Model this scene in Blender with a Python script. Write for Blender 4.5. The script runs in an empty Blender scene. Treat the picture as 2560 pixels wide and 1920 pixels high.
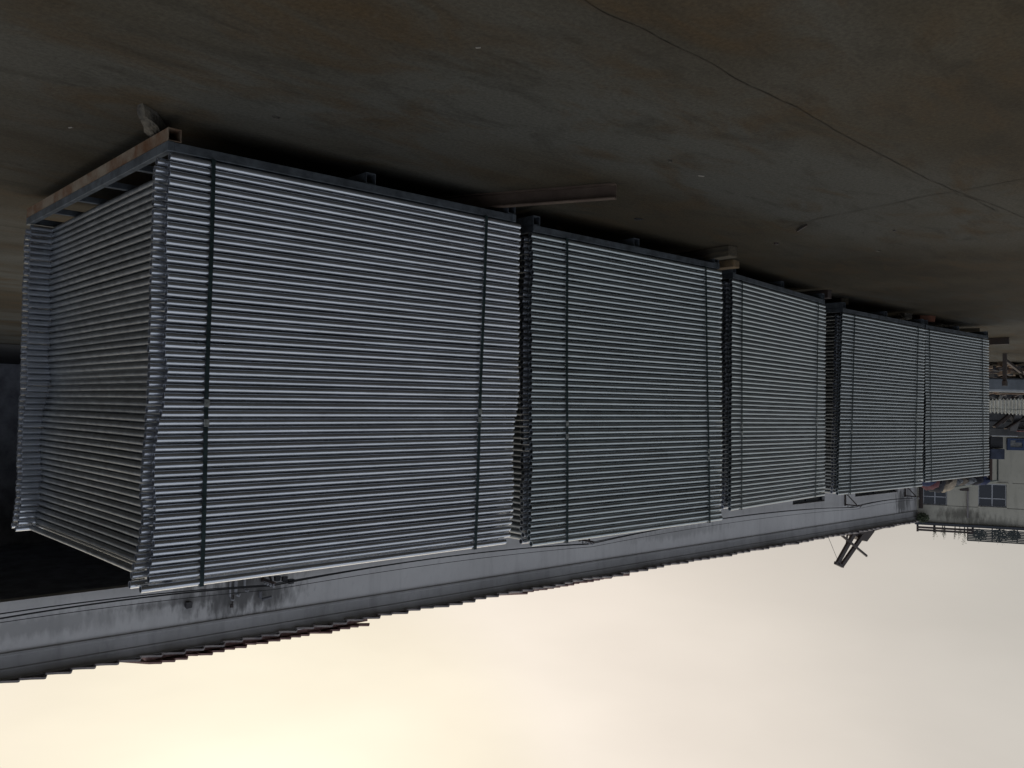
import bpy, bmesh, math, random
from mathutils import Vector, Matrix, noise
random.seed(7)
SC = bpy.context.scene
COL = SC.collection

# ------------------------------------------------------------------ camera
EYE = 1.283
FPX = 2178.0                       # focal length in pixels of the 2560 px wide photograph
Fv = Vector((0.7146, -0.6990, -0.0280)).normalized()
Rv = Vector((-0.6987, -0.7151, 0.0194))
Rv = (Rv - Fv*Rv.dot(Fv)).normalized()
Uv = Rv.cross(Fv).normalized()
cam = bpy.data.cameras.new('camera')
cam.lens = FPX/2560*36; cam.sensor_width = 36; cam.clip_start = .05; cam.clip_end = 2000
camo = bpy.data.objects.new('camera', cam); COL.objects.link(camo)
# the phone was held upside down: right and up are both reversed
M = Matrix((-Rv, -Uv, -Fv)).transposed().to_4x4(); M.translation = Vector((0, 0, EYE))
camo.matrix_world = M
SC.camera = camo
SC.view_settings.view_transform = 'Standard'; SC.view_settings.look = 'None'
SC.view_settings.exposure = 0.0; SC.view_settings.gamma = 1

# ------------------------------------------------------------------ sky and sun
SUN_EL = math.radians(27); SUN_AZ = math.atan2(Fv.y, Fv.x) - math.radians(17)
sd = Vector((math.cos(SUN_AZ)*math.cos(SUN_EL), math.sin(SUN_AZ)*math.cos(SUN_EL), math.sin(SUN_EL)))
w = bpy.data.worlds.new('World'); SC.world = w; w.use_nodes = True
nt = w.node_tree; N = nt.nodes; L = nt.links
bg = N['Background']
sky = N.new('ShaderNodeTexSky'); sky.sky_type = 'NISHITA'; sky.sun_disc = False
sky.sun_elevation = SUN_EL; sky.sun_rotation = math.atan2(sd.x, sd.y)
sky.dust_density = 7; sky.air_density = 1.6
tc = N.new('ShaderNodeTexCoord')
dp = N.new('ShaderNodeVectorMath'); dp.operation = 'DOT_PRODUCT'; dp.inputs[1].default_value = sd
L.new(tc.outputs['Generated'], dp.inputs[0])
mr = N.new('ShaderNodeMapRange'); mr.inputs[1].default_value = -1; mr.inputs[2].default_value = 1
L.new(dp.outputs['Value'], mr.inputs[0])
cr = N.new('ShaderNodeValToRGB'); e = cr.color_ramp.elements
def f01(d): return (d+1)/2
stops = [(-1, (.40, .44, .54)), (-.2, (.42, .455, .53)), (.25, (.44, .46, .48)), (.6, (.50, .48, .44)), (.76, (.60, .555, .50)), (.90, (.78, .70, .615)),
         (.94, (.85, .765, .665)), (.965, (.83, .75, .61)), (.982, (.86, .79, .64)), (1.0, (.93, .88, .71))]
e[0].position = 0; e[0].color = (*stops[0][1], 1); e[1].position = 1; e[1].color = (*stops[-1][1], 1)
for d, c in stops[1:-1]:
    q = e.new(f01(d)); q.color = (*c, 1)
L.new(mr.outputs[0], cr.inputs[0])
# thin uneven overcast
nz = N.new('ShaderNodeTexNoise'); nz.inputs['Scale'].default_value = 2.3; nz.inputs['Detail'].default_value = 5
mp = N.new('ShaderNodeMapping'); mp.inputs['Scale'].default_value = (1, 1, 3)
L.new(tc.outputs['Generated'], mp.inputs[0]); L.new(mp.outputs[0], nz.inputs['Vector'])
mz = N.new('ShaderNodeMapRange'); mz.inputs[1].default_value = .3; mz.inputs[2].default_value = .7
mz.inputs[3].default_value = .93; mz.inputs[4].default_value = 1.07
L.new(nz.outputs[0], mz.inputs[0])
vm = N.new('ShaderNodeVectorMath'); vm.operation = 'SCALE'
L.new(cr.outputs[0], vm.inputs[0]); L.new(mz.outputs[0], vm.inputs['Scale'])
sk = N.new('ShaderNodeVectorMath'); sk.operation = 'SCALE'; sk.inputs['Scale'].default_value = .001
L.new(sky.outputs[0], sk.inputs[0])
a2 = N.new('ShaderNodeVectorMath'); a2.operation = 'ADD'; sp = N.new('ShaderNodeSeparateXYZ'); L.new(tc.outputs['Generated'], sp.inputs[0])
ez = N.new('ShaderNodeMapRange'); ez.inputs[1].default_value = .03; ez.inputs[2].default_value = .38; ez.inputs[3].default_value = .93; ez.inputs[4].default_value = 1.13
L.new(sp.outputs['Z'], ez.inputs[0])
ve = N.new('ShaderNodeVectorMath'); ve.operation = 'SCALE'; L.new(vm.outputs[0], ve.inputs[0]); L.new(ez.outputs[0], ve.inputs['Scale'])
L.new(ve.outputs[0], a2.inputs[0]); L.new(sk.outputs[0], a2.inputs[1])
# scale by the background strength so that strength stays in the daylight range
s3 = N.new('ShaderNodeVectorMath'); s3.operation = 'SCALE'; s3.inputs['Scale'].default_value = 1/0.12
L.new(a2.outputs[0], s3.inputs[0]); L.new(s3.outputs[0], bg.inputs['Color']); bg.inputs['Strength'].default_value = .12

sun = bpy.data.lights.new('sun', 'SUN'); sun.energy = .5; sun.angle = math.radians(70); sun.color = (1, .88, .7)
suno = bpy.data.objects.new('sun', sun); COL.objects.link(suno)
suno.rotation_euler = (-sd).to_track_quat('-Z', 'Y').to_euler()

# ------------------------------------------------------------------ projection helpers (photo pixel -> point on a real plane)
CAMP = Vector((0, 0, EYE))
def ray(u, v): return (Fv + Rv*((1280-u)/FPX) + Uv*((v-960)/FPX))
def gp(u, v, z=0.0):
    r = ray(u, v); t = (z-EYE)/r.z
    return CAMP + r*t
class Wall:
    def __init__(s, origin, az):
        s.o = Vector((origin.x, origin.y, 0)); s.az = az
        s.d = Vector((math.cos(az), math.sin(az), 0)); s.n = Vector((-math.sin(az), math.cos(az), 0))
    def at(s, u, v, off=0.0):
        r = ray(u, v); t = ((s.o + s.n*off) - CAMP).dot(s.n)/r.dot(s.n)
        p = CAMP + r*t; q = p - s.o
        return q.dot(s.d), q.z      # along the wall, height
# ------------------------------------------------------------------ materials
MATS = {}
def mat(name, base, rough=.6, metal=0.0, var=0.0, scale=8.0, base2=None, bump=0.0, bscale=40.0, spec=.5, stretch=(1, 1, 1), detail=5):
    if name in MATS: return MATS[name]
    m = bpy.data.materials.new(name); m.use_nodes = True; t = m.node_tree; n = t.nodes; l = t.links
    b = n['Principled BSDF']; b.inputs['Roughness'].default_value = rough; b.inputs['Metallic'].default_value = metal
    b.inputs['Specular IOR Level'].default_value = spec
    b.inputs['Base Color'].default_value = (*base, 1)
    if var or base2 or bump:
        c = n.new('ShaderNodeTexCoord'); mpn = n.new('ShaderNodeMapping'); mpn.inputs['Scale'].default_value = stretch
        l.new(c.outputs['Object'], mpn.inputs[0])
        oi = n.new('ShaderNodeObjectInfo'); ad = n.new('ShaderNodeVectorMath'); ad.operation = 'ADD'
        rs = n.new('ShaderNodeMath'); rs.operation = 'MULTIPLY'; rs.inputs[1].default_value = 37
        l.new(oi.outputs['Random'], rs.inputs[0])
        l.new(mpn.outputs[0], ad.inputs[0]); l.new(rs.outputs[0], ad.inputs[1])
        if var or base2:
            no = n.new('ShaderNodeTexNoise'); no.inputs['Scale'].default_value = scale; no.inputs['Detail'].default_value = detail
            no.inputs['Roughness'].default_value = .65
            l.new(ad.outputs[0], no.inputs['Vector'])
            r = n.new('ShaderNodeValToRGB')
            b2 = base2 or tuple(x*(1-var) for x in base)
            b1 = base if base2 else tuple(min(1, x*(1+var)) for x in base)
            r.color_ramp.elements[0].position = .36; r.color_ramp.elements[1].position = .64
            r.color_ramp.elements[0].color = (*b2, 1); r.color_ramp.elements[1].color = (*b1, 1)
            l.new(no.outputs[0], r.inputs[0]); l.new(r.outputs[0], b.inputs['Base Color'])
            rr = n.new('ShaderNodeMapRange'); rr.inputs[3].default_value = max(0, rough-.08); rr.inputs[4].default_value = min(1, rough+.08)
            l.new(no.outputs[0], rr.inputs[0]); l.new(rr.outputs[0], b.inputs['Roughness'])
        if bump:
            nb = n.new('ShaderNodeTexNoise'); nb.inputs['Scale'].default_value = bscale; nb.inputs['Detail'].default_value = 4
            l.new(ad.outputs[0], nb.inputs['Vector'])
            bp = n.new('ShaderNodeBump'); bp.inputs['Strength'].default_value = bump; bp.inputs['Distance'].default_value = .01
            l.new(nb.outputs[0], bp.inputs['Height']); l.new(bp.outputs[0], b.inputs['Normal'])
    MATS[name] = m
    return m
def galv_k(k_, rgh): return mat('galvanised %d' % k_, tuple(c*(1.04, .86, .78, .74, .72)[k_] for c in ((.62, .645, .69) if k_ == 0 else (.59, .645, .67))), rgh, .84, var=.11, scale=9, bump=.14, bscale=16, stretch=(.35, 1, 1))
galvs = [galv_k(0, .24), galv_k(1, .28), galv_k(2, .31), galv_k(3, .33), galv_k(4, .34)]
galv = mat('galvanised', (.60, .62, .67), .25, .90, var=.18, scale=9, bump=.10, bscale=18, stretch=(.35, 1, 1))
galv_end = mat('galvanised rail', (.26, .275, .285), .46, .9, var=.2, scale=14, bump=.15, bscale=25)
wirem = mat('galvanised wire', (.40, .42, .44), .45, .8)
strapm = mat('dark green strap', (.030, .050, .052), .42, .35, var=.3, scale=20)
sealm = mat('zinc seal', (.42, .44, .42), .4, .7, var=.3, scale=90)
palm = mat('pallet steel', (.11, .125, .14), .55, .45, var=.35, scale=12, bump=.2)
rustm = mat('rusty steel', (.25, .205, .15), .8, 0, base2=(.13, .055, .02), scale=7, bump=.4, bscale=60, detail=8)
darksteel = mat('dark steel', (.055, .05, .05), .6, .3, base2=(.075, .05, .04), scale=9, bump=.2)
woodm = mat('old timber', (.12, .095, .06), .85, 0, base2=(.06, .05, .035), scale=14, bump=.4, stretch=(.3, 3, 3))
woodpale = mat('pale cut timber', (.20, .13, .06), .8, 0, base2=(.11, .08, .05), scale=20, bump=.3)
concm = mat('broken concrete', (.12, .105, .08), .9, 0, base2=(.045, .04, .033), scale=16, bump=.7, bscale=45)
brickm = mat('orange brick', (.20, .075, .04), .9, 0, base2=(.12, .05, .03), scale=14, bump=.5)
cablem = mat('black cable', (.012, .012, .014), .6)
pipeg = mat('grey plastic pipe', (.34, .34, .35), .6, var=.15, scale=6)
glassd = mat('dark glass', (.012, .016, .022), .12, 0, spec=.6)
framew = mat('white window frame', (.42, .43, .45), .5, var=.1, scale=5)
roofm = mat('weathered roof sheet', (.36, .32, .30), .85, 0, base2=(.20, .18, .18), scale=3, bump=.3)
roofred = mat('faded red roof tile', (.33, .21, .185), .85, 0, base2=(.22, .13, .12), scale=4, bump=.3)
interior = mat('dark interior', (.32, .33, .36), .95, var=.3, scale=2)
darkp = mat('dark paint', (.045, .045, .048), .8, var=.3, scale=3)
tarpm = mat('grey tarpaulin', (.19, .21, .23), .6, var=.2, scale=3, bump=.5, bscale=6)
whitesh = mat('white corrugated sheet', (.52, .53, .50), .6, var=.12, scale=3)
bluem = mat('blue paint', (.045, .07, .14), .6, var=.2, scale=6)
shedm = mat('grey block wall', (.13, .13, .125), .9, base2=(.07, .07, .072), scale=2.2, bump=.5)
clothm = {k: mat(k+' sack', c, .9, var=.25, scale=7, bump=.6, bscale=12) for k, c in
          dict(beige=(.36, .30, .22), grey=(.17, .18, .19), maroon=(.13, .05, .055), navy=(.04, .05, .10), black=(.03, .03, .035), brown=(.12, .10, .08)).items()}
leafm = mat('dry weed', (.06, .075, .04), .9, var=.4, scale=5)

def ground_mat():
    m = bpy.data.materials.new('yard concrete'); m.use_nodes = True; t = m.node_tree; n = t.nodes; l = t.links
    b = n['Principled BSDF']; b.inputs['Specular IOR Level'].default_value = .07
    c = n.new('ShaderNodeTexCoord')
    def noi(s, d=6, r=.6, st=(1, 1, 1), rot=0, dist=0):
        mpn = n.new('ShaderNodeMapping'); mpn.inputs['Scale'].default_value = st; mpn.inputs['Rotation'].default_value = (0, 0, rot)
        l.new(c.outputs['Object'], mpn.inputs[0])
        k = n.new('ShaderNodeTexNoise'); k.inputs['Scale'].default_value = s; k.inputs['Detail'].default_value = d
        k.inputs['Roughness'].default_value = r; k.inputs['Distortion'].default_value = dist
        l.new(mpn.outputs[0], k.inputs['Vector']); return k.outputs[0]
    def ramp(x, p0, c0, p1, c1):
        r = n.new('ShaderNodeValToRGB'); r.color_ramp.elements[0].position = p0; r.color_ramp.elements[1].position = p1
        r.color_ramp.elements[0].color = (*c0, 1); r.color_ramp.elements[1].color = (*c1, 1); l.new(x, r.inputs[0]); return r.outputs[0]
    def mix(a, bb, f, mode='MIX'):
        k = n.new('ShaderNodeMix'); k.data_type = 'RGBA'; k.blend_type = mode
        if isinstance(f, float): k.inputs[0].default_value = f
        else: l.new(f, k.inputs[0])
        l.new(a, k.inputs[6])
        if isinstance(bb, tuple): k.inputs[7].default_value = (*bb, 1)
        else: l.new(bb, k.inputs[7])
        return k.outputs[2]
    base = ramp(noi(.45, 8, .6, dist=.4), .33, (.037, .030, .020), .66, (.062, .052, .036))
    g2 = ramp(noi(.22, 5, .5, (1, 2.2, 1), .7), .47, (0, 0, 0), .62, (1, 1, 1))
    base = mix(base, (.072, .070, .060), g2)                                     # greyer swept patches
    g3 = ramp(noi(1.3, 9, .62, (1, 2.2, 1), .2, .8), .50, (0, 0, 0), .70, (1, 1, 1))
    base = mix(base, (.060, .043, .025), g3)                                     # rust and clay stains
    g4 = ramp(noi(1.9, 8, .7, (1, 3, 1), -.5, .6), .50, (0, 0, 0), .74, (.75, .75, .75))
    base = mix(base, (.030, .027, .021), g4)                                     # dark damp marks
    g5 = ramp(noi(5, 8, .75, (3.5, .6, 1), .35), .62, (0, 0, 0), .73, (.5, .5, .5))
    base = mix(base, (.095, .086, .07), g5)                                       # pale scuffs
    g6 = ramp(noi(55, 4, .7), .3, (.74, .74, .74), .7, (1.22, 1.22, 1.22))
    base = mix(base, g6, 1.0, 'MULTIPLY')
    g7 = ramp(noi(190, 2, .5), .66, (0, 0, 0), .72, (.8, .8, .8))
    base = mix(base, (.02, .018, .014), g7)                                      # grit
    l.new(base, b.inputs['Base Color'])
    rr = n.new('ShaderNodeMapRange'); rr.inputs[3].default_value = .62; rr.inputs[4].default_value = .95
    l.new(noi(.9, 6), rr.inputs[0]); l.new(rr.outputs[0], b.inputs['Roughness'])
    bp = n.new('ShaderNodeBump'); bp.inputs['Strength'].default_value = .35; bp.inputs['Distance'].default_value = .006
    l.new(noi(38, 7, .7), bp.inputs['Height'])
    l.new(bp.outputs[0], b.inputs['Normal'])
    return m

def wall_mat(name, c1, c2, streak, spots=()):
    """painted render with weather streaks and soot marks; spots = (x, z, rx, rz, strength) in object metres"""
    m = bpy.data.materials.new(name); m.use_nodes = True; t = m.node_tree; n = t.nodes; l = t.links
    b = n['Principled BSDF']; b.inputs['Roughness'].default_value = .9; b.inputs['Specular IOR Level'].default_value = .2
    c = n.new('ShaderNodeTexCoord')
    def noi(s, st=(1, 1, 1), d=6, r=.6):
        mpn = n.new('ShaderNodeMapping'); mpn.inputs['Scale'].default_value = st; l.new(c.outputs['Object'], mpn.inputs[0])
        k = n.new('ShaderNodeTexNoise'); k.inputs['Scale'].default_value = s; k.inputs['Detail'].default_value = d; k.inputs['Roughness'].default_value = r
        l.new(mpn.outputs[0], k.inputs['Vector']); return k.outputs[0]
    r = n.new('ShaderNodeValToRGB'); r.color_ramp.elements[0].position = .35; r.color_ramp.elements[1].position = .65
    r.color_ramp.elements[0].color = (*c1, 1); r.color_ramp.elements[1].color = (*c2, 1); l.new(noi(.35), r.inputs[0])
    cur = r.outputs[0]
    def darken(cur, fac, col):
        k = n.new('ShaderNodeMix'); k.data_type = 'RGBA'; l.new(fac, k.inputs[0]); l.new(cur, k.inputs[6]); k.inputs[7].default_value = (*col, 1); return k.outputs[2]
    s1 = n.new('ShaderNodeMapRange'); s1.inputs[1].default_value = .52; s1.inputs[2].default_value = .75; s1.inputs[4].default_value = streak
    l.new(noi(1.6, (1.4, 1, .16)), s1.inputs[0]); cur = darken(cur, s1.outputs[0], tuple(x*.45 for x in c1))
    s2 = n.new('ShaderNodeMapRange'); s2.inputs[1].default_value = .55; s2.inputs[2].default_value = .8; s2.inputs[4].default_value = streak*.8
    l.new(noi(6, (1, 1, .5)), s2.inputs[0]); cur = darken(cur, s2.outputs[0], tuple(x*.5 for x in c1))
    nn = noi(2.2, (2.2, 1, .7))
    for (x, z, rx, rz, st) in spots:
        mpn = n.new('ShaderNodeMapping'); mpn.vector_type = 'POINT'
        mpn.inputs['Location'].default_value = (-x/rx, 0, -z/rz); mpn.inputs['Scale'].default_value = (1/rx, .01, 1/rz)
        l.new(c.outputs['Object'], mpn.inputs[0])
        ln = n.new('ShaderNodeVectorMath'); ln.operation = 'LENGTH'; l.new(mpn.outputs[0], ln.inputs[0])
        ad = n.new('ShaderNodeMath'); ad.operation = 'MULTIPLY_ADD'; l.new(nn, ad.inputs[0]); ad.inputs[1].default_value = -2.4
        l.new(ln.outputs['Value'], ad.inputs[2])
        q = n.new('ShaderNodeMapRange'); q.inputs[1].default_value = -.1; q.inputs[2].default_value = -.8; q.inputs[3].default_value = 0; q.inputs[4].default_value = st
        l.new(ad.outputs[0], q.inputs[0]); cur = darken(cur, q.outputs[0], tuple(x*.28 for x in c1))
    l.new(cur, b.inputs['Base Color'])
    bp = n.new('ShaderNodeBump'); bp.inputs['Strength'].default_value = .3; bp.inputs['Distance'].default_value = .01
    l.new(noi(14), bp.inputs['Height']); l.new(bp.outputs[0], b.inputs['Normal'])
    return m

# ------------------------------------------------------------------ mesh helpers
def finish(name, bm, m, parent=None, smooth=False, bevel=0):
    if bevel:
        bmesh.ops.bevel(bm, geom=list(bm.edges), offset=bevel, segments=1, affect='EDGES', clamp_overlap=True)
    me = bpy.data.meshes.new(name); bm.normal_update(); bm.to_mesh(me); bm.free()
    if m: me.materials.append(m)
    if smooth:
        for p in me.polygons: p.use_smooth = True
        try: me.set_sharp_from_angle(angle=math.radians(40))
        except Exception: pass
    o = bpy.data.objects.new(name, me); COL.objects.link(o)
    if parent: o.parent = parent
    return o
def tag(o, label=None, cat=None, group=None, kind=None):
    if label: o['label'] = label
    if cat: o['category'] = cat
    if group: o['group'] = group
    if kind: o['kind'] = kind
    return o
def thing(name, loc, rz, label, cat, group=None):
    o = bpy.data.objects.new(name, None); COL.objects.link(o); o.empty_display_size = .2
    o.location = loc; o.rotation_euler = (0, 0, rz)
    return tag(o, label, cat, group)
def box(bm, x0, x1, y0, y1, z0, z1):
    vs = [bm.verts.new((x, y, z)) for z in (z0, z1) for y in (y0, y1) for x in (x0, x1)]
    for f in ((0, 2, 3, 1), (4, 5, 7, 6), (0, 1, 5, 4), (2, 6, 7, 3), (0, 4, 6, 2), (1, 3, 7, 5)):
        bm.faces.new([vs[i] for i in f])
    return vs
def bar(bm, a, b, w, h, up=Vector((0, 0, 1)), roll=0):
    """rectangular bar from a to b"""
    a, b = Vector(a), Vector(b); d = (b-a).normalized()
    if abs(d.dot(up)) > .99: up = Vector((0, 1, 0))
    s = d.cross(up).normalized(); t = s.cross(d)
    vs = []
    for p in (a, b):
        for i, j in ((-1, -1), (1, -1), (1, 1), (-1, 1)): vs.append(bm.verts.new(p + s*(i*w/2) + t*(j*h/2)))
    for f in ((0, 1, 2, 3), (7, 6, 5, 4), (0, 4, 5, 1), (1, 5, 6, 2), (2, 6, 7, 3), (3, 7, 4, 0)): bm.faces.new([vs[i] for i in f])
def sweep(bm, pts, r, seg=8, cap=True):
    pts = [Vector(p) for p in pts]; rings = []
    for i, p in enumerate(pts):
        d = (pts[min(i+1, len(pts)-1)] - pts[max(i-1, 0)]).normalized()
        up = Vector((0, 0, 1)) if abs(d.z) < .9 else Vector((0, 1, 0))
        s = d.cross(up).normalized(); t = s.cross(d)
        rr = r[i] if isinstance(r, (list, tuple)) else r
        rings.append([bm.verts.new(p + s*math.cos(a)*rr + t*math.sin(a)*rr) for a in [k*2*math.pi/seg for k in range(seg)]])
    for i in range(len(rings)-1):
        for k in range(seg):
            bm.faces.new((rings[i][k], rings[i][(k+1) % seg], rings[i+1][(k+1) % seg], rings[i+1][k]))
    if cap:
        bm.faces.new(list(reversed(rings[0]))); bm.faces.new(rings[-1])
def tube(bm, x0, x1, r, y=0, z=0, seg=26, wall=.003, depth=.07, axis='x', bend=0.0):
    """open-ended pipe along an axis, hollow at both ends"""
    n = 5
    xs = [x0 + (x1-x0)*i/n for i in range(n+1)]
    def P(x, a, rr):
        t = (x-x0)/(x1-x0); s = math.sin(math.pi*t)*bend
        c, q = math.cos(a)*rr, math.sin(a)*rr
        return (x, y+c, z+q+s) if axis == 'x' else (y+c, x, z+q+s)
    def ring(x, rr): return [bm.verts.new(P(x, k*2*math.pi/seg, rr)) for k in range(seg)]
    rs = [ring(x0+depth, r-wall), ring(x0, r-wall)] + [ring(x, r) for x in xs] + [ring(x1, r-wall), ring(x1-depth, r-wall)]
    for a, b in zip(rs[:-1], rs[1:]):
        for k in range(seg):
            f = (a[k], a[(k+1) % seg], b[(k+1) % seg], b[k])
            bm.faces.new(f if axis == 'x' else tuple(reversed(f)))
    bm.faces.new(rs[0] if axis == 'x' else list(reversed(rs[0]))); bm.faces.new(list(reversed(rs[-1])) if axis == 'x' else rs[-1])
def copy_tree(o, parent=None):
    c = o.copy(); COL.objects.link(c); c.parent = parent
    for ch in list(o.children): copy_tree(ch, c)
    return c

# ------------------------------------------------------------------ setting: ground
bm = bmesh.new()
bmesh.ops.create_grid(bm, x_segments=2, y_segments=2, size=400)
g = finish('ground', bm, ground_mat()); tag(g, kind='structure')

crackm = mat('crack dirt', (.030, .022, .013), .95)
def crack(pts, wmin, wmax, seed, z=.004):
    rnd = random.Random(seed); P = [gp(u, v) for u, v in pts]; Q = []
    for a, b in zip(P[:-1], P[1:]):
        n = max(3, int((b-a).length/.05))
        for i in range(n):
            t = i/n; q = a.lerp(b, t); d = (b-a).normalized(); s = Vector((-d.y, d.x, 0))
            Q.append((q + s*(noise.noise(q*5.3+Vector((seed, 0, 0)))*.014), s))
    Q.append((P[-1], Q[-1][1]))
    bm = bmesh.new(); prev = None
    for q, s in Q:
        wd = wmin+(wmax-wmin)*rnd.random()
        a = bm.verts.new((q.x+s.x*wd, q.y+s.y*wd, z)); b = bm.verts.new((q.x-s.x*wd*rnd.uniform(.3, 1), q.y-s.y*wd*.6, z))
        if prev: bm.faces.new((prev[0], a, b, prev[1]))
        prev = (a, b)
    return tag(finish('ground_crack', bm, crackm), kind='structure')
k = 1.1573
D = lambda *p: [(a*k, b*k) for a, b in p]
crack(D((1235, -14), (1262, 0), (1330, 36), (1400, 70), (1500, 118), (1560, 150), (1620, 187), (1710, 225), (1800, 280), (1905, 335), (2000, 385), (2070, 415), (2140, 440), (2230, 478)), .0018, .004, 1)
crack(D((1690, 492), (1800, 465), (1900, 445), (1990, 425), (2075, 412), (2150, 398), (2230, 383)), .0022, .005, 2, .005)
crack(D((-10, 349), (25, 351), (48, 357)), .002, .004, 3)
crack(D((2060, 416), (2110, 432), (2150, 455)), .001, .004, 4, .0045)

# ------------------------------------------------------------------ fence panels
DT = .0335; R = DT/2; W = 2.252; LP = 2.10; P1 = .13; P2 = .205
galv_side = galv
def make_panel(inset, name='fence_panel'):
    root = bpy.data.objects.new(name, None); COL.objects.link(root); root.empty_display_size = .1
    for s in (0, 1):
        bm = bmesh.new(); tube(bm, -LP/2, LP/2, R)
        o = finish('side_tube', bm, galv_side, root, True); o.location = (0, -W*s, 0)
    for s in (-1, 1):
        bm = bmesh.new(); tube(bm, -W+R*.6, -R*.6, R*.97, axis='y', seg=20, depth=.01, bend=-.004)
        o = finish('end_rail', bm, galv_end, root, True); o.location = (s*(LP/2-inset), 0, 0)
    bm = bmesh.new()
    r = .0017; xe = LP/2-inset+R*.62
    n = 40
    def wire(a, b, ax):
        vs = []
        for p in (a, b):
            for q in range(3):
                an = q*2*math.pi/3; c, s_ = math.cos(an)*r, math.sin(an)*r
                vs.append(bm.verts.new((p[0], p[1]+c, p[2]+s_) if ax == 'x' else (p[0]+c, p[1], p[2]+s_)))
        for q in range(3): bm.faces.new((vs[q], vs[(q+1) % 3], vs[3+(q+1) % 3], vs[3+q]))
    for i in range(n):
        y = -W*(i+1)/(n+1); wire((-xe, y, -R+.0015), (xe, y, -R+.0015), 'x')
    for i in range(11):
        x = -xe+.03+(2*xe-.06)*i/10; wire((x, -W+R, -R-.0015), (x, -R, -R-.0015), 'y')
    finish('wire_mesh', bm, wirem, root)
    return root
ONES = ['', 'first', 'second', 'third', 'fourth', 'fifth', 'sixth', 'seventh', 'eighth', 'ninth', 'tenth', 'eleventh', 'twelfth',
        'thirteenth', 'fourteenth', 'fifteenth', 'sixteenth', 'seventeenth', 'eighteenth', 'nineteenth']
def ordinal(n):
    if n < 20: return ONES[n]
    tens = {2: 'twenty', 3: 'thirty', 4: 'forty', 5: 'fifty'}[n//10]; th = {2: 'twentieth', 3: 'thirtieth', 4: 'fortieth', 5: 'fiftieth'}[n//10]
    return th if n % 10 == 0 else tens+'-'+ONES[n % 10]
def place_word(i, n):      # i counted from the bottom, from 1
    if i == n: return 'topmost'
    if i == 1: return 'lowest'
    if i > n/2: return ordinal(n+1-i)+' from the top'
    return ordinal(i)+' from the bottom'

Z0 = .200     # height of the lowest tube's centre above the ground
# x0, y near face, height, lean, yaw, tilt, z offset, length
ST = [(1.6552, -3.7806, 1.8990, 0.000, .0524, -.0082, -.0048, 2.125),
      (3.9498, -3.7276, 1.9330, .0398, .0510, -.0065, -.0054, 2.077),
      (6.4464, -3.7739, 1.9031, .0351, -.0691, .0031, -.0207, 2.086),
      (8.9401, -3.9237, 1.8815, -.0464, .0513, .0037, .0225, 2.106),
      (11.2971, -3.8994, 1.8736, .0148, .0600, -.0041, .0085, 2.116)]
STN = ['nearest', 'second', 'third', 'fourth', 'farthest']
def stack_mat(i):
    x0, yn, H, lean, yw, ti, dz, ln = ST[i]
    return Matrix.Translation((x0, yn, Z0+dz)) @ Matrix.Rotation(yw, 4, 'Z') @ Matrix.Rotation(-ti, 4, 'Y')
PB = [(387, 424), (450, 421), (500, 415), (560, 414), (600, 411), (620, 411), (700, 414), (730, 412), (800, 410), (840, 407), (870, 405), (900, 407), (925, 412), (950, 410),
      (985, 403), (1010, 402), (1033, 398), (1053, 390), (1076, 386), (1100, 384), (1120, 380), (1145, 377), (1165, 377), (1200, 375), (1225, 374), (1243, 381),
      (1270, 378), (1296, 378), (1320, 377), (1342, 372), (1365, 374), (1385, 371), (1406, 367), (1430, 361), (1453, 361), (1475, 339)]
PA = [(385, 394), (410, 389), (435, 384), (500, 381), (560, 379), (585, 377), (620, 377), (695, 373), (735, 371), (775, 372), (825, 369), (850, 367), (865, 369), (880, 365),
      (900, 368), (950, 366), (990, 363), (1020, 361), (1043, 358), (1065, 358), (1080, 357), (1105, 355), (1123, 352), (1150, 350), (1172, 348), (1215, 345), (1240, 342),
      (1260, 345), (1280, 347), (1303, 349), (1330, 342), (1350, 343), (1370, 335), (1390, 335), (1410, 324), (1430, 324), (1460, 314)]
def lerp_tab(T, v):
    if v <= T[0][0]: return T[0][1]
    for (a, x), (b, y) in zip(T[:-1], T[1:]):
        if v <= b: return x+(y-x)*(v-a)/(b-a)
    return T[-1][1]
protoB = make_panel(P1); protoA = make_panel(P2)
usedA = usedB = False
NB = 51; NA = 50
rnd = random.Random(3)
stuff_bm = bmesh.new()
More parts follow.
